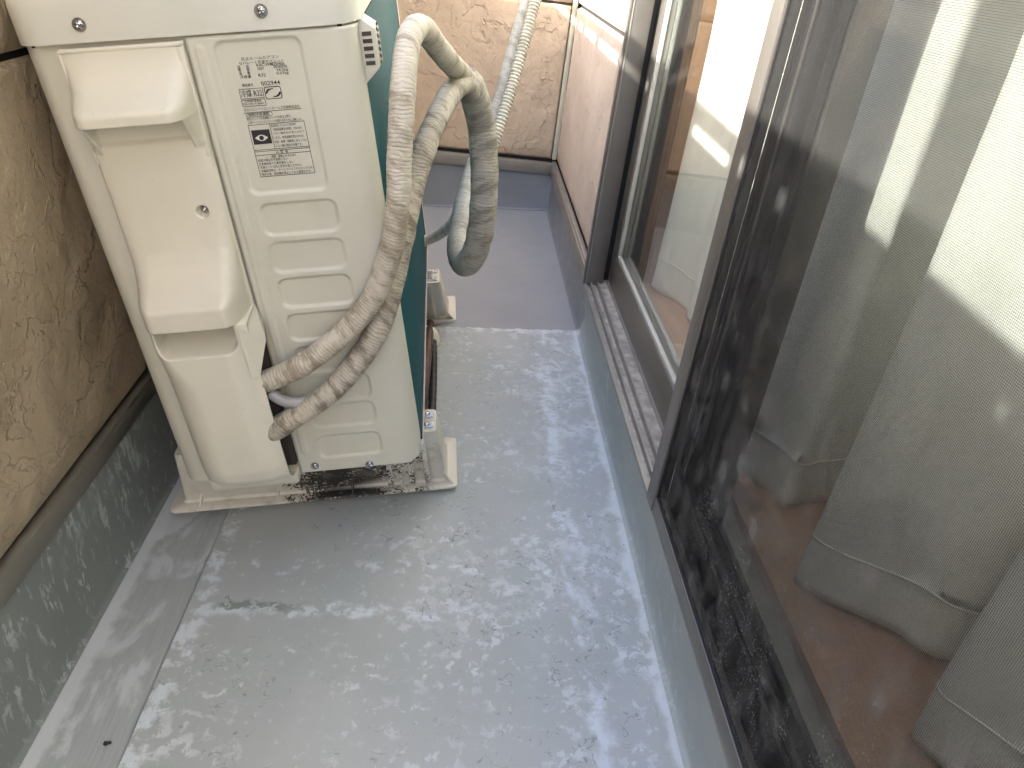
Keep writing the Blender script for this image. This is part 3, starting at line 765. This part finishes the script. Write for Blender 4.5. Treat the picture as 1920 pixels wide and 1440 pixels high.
def lettering():
    AV = []; AF = []
    for s, ua, wa, ub, k in TXT:
        cu = bpy.data.curves.new('t', 'FONT'); cu.body = s; cu.size = 1; cu.resolution_u = 2; cu.offset = .004
        o = bpy.data.objects.new('t', cu); COL.objects.link(o)
        dg = bpy.context.evaluated_depsgraph_get(); dg.update()
        me = o.evaluated_get(dg).to_mesh()
        co = np.zeros(len(me.vertices) * 3); me.vertices.foreach_get('co', co); co = co.reshape(-1, 3)
        polys = [tuple(p.vertices) for p in me.polygons]
        if len(co):
            x0, x1 = co[:, 0].min(), co[:, 0].max(); y0, y1 = co[:, 1].min(), co[:, 1].max()
            hgt = {0: .0026, 1: .0064, 2: .0035}[k]
            u = ua + (co[:, 0] - x0) / (x1 - x0) * (ub - ua); ww = wa + (co[:, 1] - y0) / (y1 - y0) * hgt
            b = len(AV); AV.extend(zip(u, np.full(len(u), VP), ww)); AF.extend(tuple(i + b for i in p) for p in polys)
        o.evaluated_get(dg).to_mesh_clear(); bpy.data.objects.remove(o); bpy.data.curves.remove(cu)
    def bar(p, q, t=.00022):
        p = Vector((p[0], p[1])); q = Vector((q[0], q[1])); d = (q - p).normalized(); nn = Vector((-d.y, d.x)) * t
        b = len(AV)
        for a in (p - nn - d*t, q - nn + d*t, q + nn + d*t, p + nn - d*t): AV.append((a.x, VP, a.y))
        AF.append((b, b+1, b+2, b+3))
    def loop(P, t=.00022):
        for a, b in zip(P, P[1:] + P[:1]): bar(a, b, t)
    def poly(P, v=VP):
        b = len(AV); AV.extend((p[0], v, p[1]) for p in P); AF.append(tuple(range(b, b + len(P))))
    def rr_(u0, u1, w0, w1, r, n=5):
        P = []
        for cu_, cw_, a0 in ((u1-r, w1-r, 0), (u0+r, w1-r, 90), (u0+r, w0+r, 180), (u1-r, w0+r, 270)):
            for i in range(n+1): a = rad(a0 + 90*i/n); P.append((cu_ + r*math.cos(a), cw_ + r*math.sin(a)))
        return P
    loop([(.1747, .4291), (.1949, .4291), (.1949, .4372), (.1747, .4372)]); loop([(.1747, .4225), (.1952, .4225), (.1952, .4279), (.1747, .4279)])
    loop(rr_(.1966, .2106, .4275, .4375, .0018), .00032)
    # two hands round a letter G
    poly([(.1968, .4325), (.1980, .4318), (.1999, .4342), (.2012, .4351), (.2042, .4355), (.2042, .4361), (.2003, .4361), (.1986, .4352)])
    poly([(.2104, .4325), (.2092, .4332), (.2073, .4308), (.2060, .4299), (.2030, .4295), (.2030, .4289), (.2069, .4289), (.2086, .4298)])
    bar((.1741, .4171), (.2253, .4175)); loop(rr_(.1757, .1988, .4133, .4165, .0015), .00016)
    loop([(.1755, .3591), (.2258, .3591), (.2252, .4066), (.1751, .4062)])
    bar((.1758, .3838), (.2254, .3839)); bar((.1759, .3824), (.2255, .3826)); bar((.1759, .3789), (.2256, .3791)); bar((.1943, .4063), (.1943, .3839))
    poly([(.1766, .3889), (.1931, .3890), (.1929, .4017), (.1766, .4017)])
    o = mk('printed_lettering', AV, AF, M_INK, sp)
    eye = [(.1787 + .0118*i/14, .3946 + .0028*math.sin(math.pi*i/14)) for i in range(15)] + [(.1905 - .0118*i/14, .3946 - .0028*math.sin(math.pi*i/14)) for i in range(1, 14)]
    mk('printed_eye', [(a, VP - .0002, b) for a, b in eye], [tuple(range(len(eye)))], M_PRW, sp)
    pu = [(.1846 + .0021*math.cos(2*math.pi*i/18), .3946 + .0021*math.sin(2*math.pi*i/18)) for i in range(18)]
    mk('printed_pupil', [(a, VP - .0004, b) for a, b in pu], [tuple(range(18))], M_INK, sp)
lettering()
gl_ = bpy.data.curves.new('t', 'FONT')
bpy.data.curves.remove(gl_)

# ------------------------------------------------------------------ plastic base blocks on the floor
def on_floor(px, py, h=0.0):
    f = 1419.9
    d = Vector([(R[0][i]*(px-960)/f + R[1][i]*(py-720)/f + R[2][i]) for i in range(3)])
    t = (A_*CAM.x + h - CAM.z) / (d.z - A_*d.x); return CAM + d*t
def floor_p(x, y, h): return Vector((x, y, fz(x) + h))
def block(label, FL, U, Vr, wt, stain_shift):
    """FL: flange corners on the floor (near-left, near-right, far-right, far-left); U,Vr: extent of the top in unit coordinates"""
    o = thing('base_block', label, 'base block', MA, 'plastic base blocks under the unit')
    fl_ = [MAI @ p for p in FL]
    def lerp2(c, a, b): return (c[0]*(1-a)+c[1]*a)*(1-b) + (c[3]*(1-a)+c[2]*a)*b
    # flange plate, rounded corners
    def rloop(c, r, inset, lift, n=5):
        P = []
        for k in range(4):
            p = c[k]; a = (c[(k-1) % 4] - p).normalized(); b = (c[(k+1) % 4] - p).normalized()
            p = p + (a + b) * inset
            for i in range(n+1):
                t = i / n; q0 = p + a*r*(1-t)**2 + b*r*t**2
                P.append(q0 + Vector((0, 0, lift)))
        return P
    rings = [rloop(fl_, .010, 0, 0), rloop(fl_, .010, 0, .0032), rloop(fl_, .010, .0012, .0042), rloop(fl_, .008, .0135, .0048), rloop(fl_, .008, .0160, .0080)]
    tc = [Vector((U[0], Vr[0], wt)), Vector((U[1], Vr[0], wt)), Vector((U[1], Vr[1], wt)), Vector((U[0], Vr[1], wt))]
    low = rings[-1]
    for t in (.25, .5, .75, .96): 
        top = rloop(tc, .006, 0, 0)
        rings.append([a.lerp(b, t) for a, b in zip(low, top)])
    rings.append([p + Vector((0, 0, 0)) for p in rloop(tc, .006, .0006, 0)])
    rings.append(rloop(tc, .006, .0025, .0004))
    V = [tuple(p) for r_ in rings for p in r_]; m = len(rings[0]); F = []
    for i in range(len(rings)-1):
        for k in range(m): F.append((i*m+k, i*m+(k+1) % m, (i+1)*m+(k+1) % m, (i+1)*m+k))
    F.append(tuple(range((len(rings)-1)*m, len(rings)*m))); F.append(tuple(range(m))[::-1])
    body = mk('body', V, F, M_BLOCK, o, True)
    body.data.set_sharp_from_angle(angle=rad(40))
    # gusset ribs along the flange
    for a in (.10, .36, .62, .80):
        p0 = lerp2(fl_, a, 0); p1 = lerp2(tc, a, 0); din = (lerp2(fl_, a, 1) - p0).normalized()
        q = p0 + din * .003 + Vector((0, 0, .0044)); r2 = p0 + din*.019 + Vector((0, 0, .0044)); r3 = (p0 + din*.016).lerp(p1, .16) + Vector((0, 0, .004))
        du = (fl_[1] - fl_[0]).normalized() * .0011
        mk('rib', [q-du, q+du, r2-du, r2+du, r3-du, r3+du], [(0,1,5,4),(0,4,2),(1,3,5),(2,4,5,3)], M_BLOCK, o)
    pc = fl_[1]; di = ((fl_[0] - pc).normalized() + (fl_[2] - pc).normalized())
    q = pc + di*.005 + Vector((0, 0, .0044)); r3 = (pc + di*.017).lerp(tc[1], .17) + Vector((0, 0, .004)); r2 = pc + di*.017 + Vector((0, 0, .0044)); sd_ = Vector((.0008, .0008, 0))
    mk('rib', [q-sd_, q+sd_, r2-sd_, r2+sd_, r3-sd_, r3+sd_], [(0,1,5,4),(0,4,2),(1,3,5),(2,4,5,3)], M_BLOCK, o)
    # vertical flutes on the near and right walls
    for side, (i0, i1) in enumerate(((0, 1), (1, 2))):
        for a in ((.80, .88, .94) if side == 0 else (.3, .7)):
            p0 = fl_[i0].lerp(fl_[i1], a); p1 = tc[i0].lerp(tc[i1], a)
            inn = ((fl_[0]+fl_[2])/2 - p0); inn.z = 0; inn = inn.normalized()
            b0 = p0 + (-inn)*-.0172 + Vector((0, 0, .006)); b0 = p0 + inn*.0168 + Vector((0, 0, .008))
            al = (fl_[i1] - fl_[i0]).normalized()*.0042
            t1 = b0.lerp(p1, .90)
            mk('flute', [b0 - al, b0 - inn*.0016, b0 + al, t1 - al*.8, t1 - inn*.0014, t1 + al*.8], [(0,1,4,3),(1,2,5,4),(3,4,5)], M_BLOCK, o, True)
    # fixing plate with two screws and a white peg on the right-hand end
    v0, v1 = Vr[0] + .006, Vr[1] - .004; ue = U[1] - .004
    bm = bmesh.new()
    addbox(bm, (ue-.026, ue), (v0+.001, v0+.014), (wt+.0006, wt+.0028), .0009); addbox(bm, (ue-.026, ue), (v1-.016, v1-.003), (wt+.0006, wt+.0028), .0009); addbox(bm, (ue-.030, ue-.014), (v0+.0005, v1-.0025), (wt+.0008, wt+.0024), .0006)
    frombm('fixing_plate', bm, M_ZINC, o, True)
    for vv in (v0+.0075, v1-.0095): screw(ue-.0085, vv, wt+.0029, .0034, o, 'w', M_SCREW)
    bm = bmesh.new(); bmesh.ops.create_cone(bm, cap_ends=True, segments=20, radius1=.0036, radius2=.0034, depth=.010)
    bmesh.ops.bevel(bm, geom=[e for e in bm.edges if abs(e.verts[0].co.z-e.verts[1].co.z) < 1e-6], offset=.0005, segments=2, affect='EDGES')
    pg = frombm('peg', bm, M_WHITE, o, True); pg.location = (ue-.0125, (v0+v1)/2, wt+.0065)
    return o
nl, nr, fr_ = on_floor(317, 964, .006), on_floor(858, 915, .006), on_floor(856, 822, .006)
nb = block('mouldy cream plastic base block under the near end of the unit', [floor_p(nl.x, nl.y, .006), floor_p(nr.x, nr.y, .006), floor_p(fr_.x, fr_.y, .006), floor_p(nl.x + fr_.x - nr.x, nl.y + fr_.y - nr.y, .006)], (-.030, .3005), (.062, .112), .0005, 0)
for a in (.08, .5, .92):       # rubber feet that lift the flange off the floor
    q = nl.lerp(nr, a) + (fr_ - nr) * .55
    ft = box('rubber_foot', (-.018, .018), (-.016, .016), (-.0062, -.0004), M_RUB, nb, .001)
    ft.matrix_parent_inverse = MAI; ft.matrix_world = Matrix.Translation((q.x, q.y, fz(q.x) + .006))
nr2, fr2, nl2 = on_floor(855, 603), on_floor(854, 557), on_floor(803, 609)
dd = (nl2 - nr2).normalized() * .36
block('clean cream plastic base block under the far end of the unit', [floor_p(nr2.x + dd.x, nr2.y + dd.y, .0005), floor_p(nr2.x, nr2.y, .0005), floor_p(fr2.x, fr2.y, .0005), floor_p(fr2.x + dd.x, fr2.y + dd.y, .0005)], (-.020, .3065), (.494, .552), .0005, 1)

# ------------------------------------------------------------------ pipes, hoses and cables
def at(px, py, depth):
    f = 1419.9
    return CAM + Vector([(R[0][i]*(px-960)/f + R[1][i]*(py-720)/f + R[2][i]) for i in range(3)]) * depth * KA
def taper(r, seed, pitch=.0062, lump=.05, ridge=.035):
    rg = np.random.RandomState(seed); ph = rg.rand(6) * 6.28; fq = 20 + rg.rand(6) * 60
    def fn(s, th, Sx):
        pt = pitch * (1 + .25*math.sin(s*37 + ph[0]))
        k = (s / pitch + .6*math.sin(s*21+ph[3]) + th / (2*math.pi)) % 1.0
        saw = np.where(k < .82, k / .82, (1 - k) / .18)
        big = sum(math.sin(s*fq[i] + ph[i]) for i in range(3)) / 3
        nz = vnoise(np.full_like(th, s*90) + seed, np.cos(th)*2.2 + 9 + np.sin(th)*1.3, seed) - .5
        return r * (1 + ridge*(saw-.5) + lump*big*.6 + .07*nz)
    return fn
hoseA = [at(470, 722, .80), at(505, 712, .79), at(560, 688, .785), at(620, 645, .78), at(668, 600, .775), at(708, 540, .76), at(736, 455, .735), at(747, 370, .715), at(749, 290, .70), at(753, 210, .69), at(758, 130, .69), at(766, 78, .70), at(780, 52, .72), at(796, 56, .745), at(815, 82, .77), at(842, 115, .81), at(866, 140, .86), at(885, 165, .89)]
tag(tube('insulated_pipe', hoseA, taper(.0114, 1), M_TAPE, None, 22, .0016), 'cream tape-wrapped pipe from the upper mouth of the cover, arching highest', 'pipe', 'tape-wrapped refrigerant pipes')
hoseB = [at(500, 815, .83), at(535, 793, .815), at(590, 758, .81), at(640, 715, .805), at(690, 650, .80), at(722, 585, .795), at(743, 500, .79), at(760, 420, .785), at(776, 340, .785), at(800, 268, .79), at(828, 205, .81), at(852, 168, .84), at(872, 158, .868), at(888, 176, .895)]
tag(tube('insulated_pipe', hoseB, taper(.0118, 2), M_TAPE2, None, 22, .0016), 'dirty mottled tape-wrapped pipe from the lower mouth of the cover, crossing in front', 'pipe', 'tape-wrapped refrigerant pipes')
hoseC = [at(868, 146, .885), at(884, 168, .895), at(897, 205, .915), at(905, 260, .935), at(908, 330, .955), at(905, 400, .975), at(896, 455, .995), at(882, 488, 1.015), at(868, 492, 1.04), at(861, 466, 1.08), at(866, 420, 1.12), at(877, 360, 1.16), at(890, 310, 1.19), at(912, 255, 1.21), at(935, 190, 1.22), at(958, 110, 1.22), at(980, 30, 1.22), at(998, -30, 1.22), at(1018, -100, 1.23)]
pbn = thing('pipe_bundle', 'thick tape-wrapped pipe bundle hanging in a U-shaped loop, then rising to the top edge', 'pipe')
tube('hanging_loop', hoseC[:11], taper(.0168, 3, .0055, .04, .035), M_TAPE3, pbn, 24, .0016)
thin = taper(.0162, 4, .0055, .05, .05)
tube('rising_run', hoseC[9:], lambda s, th, Sx: thin(s, th, Sx) * (1 - .36 * float(sstep(np.float64(s), .05, .30))), M_TAPE4, pbn, 24, .0016)
def ribbed(r, pitch=.0054, amp=.13):
    return lambda s, th, Sx: np.full_like(th, r * (1 + amp*math.sin(2*math.pi*s/pitch)))
drain = [at(780, 462, 1.36), at(803, 449, 1.36), at(825, 438, 1.33), at(846, 420, 1.29), at(868, 385, 1.26), at(892, 340, 1.24), at(912, 300, 1.215), at(924, 272, 1.205), at(943, 215, 1.20), at(966, 140, 1.20), at(987, 64, 1.20), at(1008, -15, 1.20), at(1028, -90, 1.21)]
tag(tube('drain_hose', drain, ribbed(.0084), M_DRAIN, None, 16, .0007), 'thin ribbed beige drain hose running from the unit up beside the bundle', 'hose')
cable = [at(505, 735, .80), at(535, 752, .805), at(575, 752, .81), at(620, 728, .812), at(662, 680, .812), at(692, 625, .808), at(715, 560, .80)]
tag(tube('power_cable', cable, lambda s, th, Sx: np.full_like(th, .0062), M_CABLE, None, 14, .004), 'grey cable sagging between the two tape-wrapped pipes', 'cable')
def flp(px, py, h):
    p = on_floor(px, py, h); return p
tag(tube('brown_pipe', [flp(806, 606, .035), flp(803, 640, .035), flp(797, 700, .035), flp(791, 742, .035), flp(792, 765, .022), flp(800, 790, .014), flp(800, 830, .014)], lambda s, th, Sx: np.full_like(th, .0085), M_BROWN, None, 14, .005), 'brown pipe lying under the teal front between the base blocks', 'pipe')
tag(tube('black_pipe', [flp(812, 630, .020), flp(813, 670, .020), flp(812, 730, .018), flp(809, 785, .016), flp(804, 830, .016)], lambda s, th, Sx: np.full_like(th, .0062 * (1 + .05*math.sin(s*300))), M_BLACK, None, 12, .004), 'thin black pipe beside the brown one under the unit', 'pipe')
elb = [flp(770, 622, .03), flp(792, 622, .03), flp(806, 624, .03), flp(812, 634, .022), flp(812, 650, .008)]
tag(tube('drain_elbow', elb, lambda s, th, Sx: np.full_like(th, .0125), M_COVER, None, 18, .004), 'cream plastic drain elbow under the far half of the unit', 'drain elbow')

# ------------------------------------------------------------------ small things
bolt = screw(-.154, YF + .0005, .052, .0065, None, 'v', M_SCREW, 'anchor_bolt')
tag(bolt, 'shiny domed bolt head on the grey upstand of the far wall', 'bolt')
p = on_floor(199, 1387, .001)
bm = bmesh.new(); bmesh.ops.create_icosphere(bm, subdivisions=2, radius=.0024)
rnd = random.Random(4)
for v in bm.verts: v.co *= 1 + rnd.uniform(-.3, .3); v.co.x *= 1.4; v.co.z *= .6
pb = frombm('pebble', bm, M_MISC, None, True); pb.location = (p.x, p.y, fz(p.x) - .004)
tag(pb, 'tiny dark pebble lying in the gutter near the lower left corner', 'pebble')
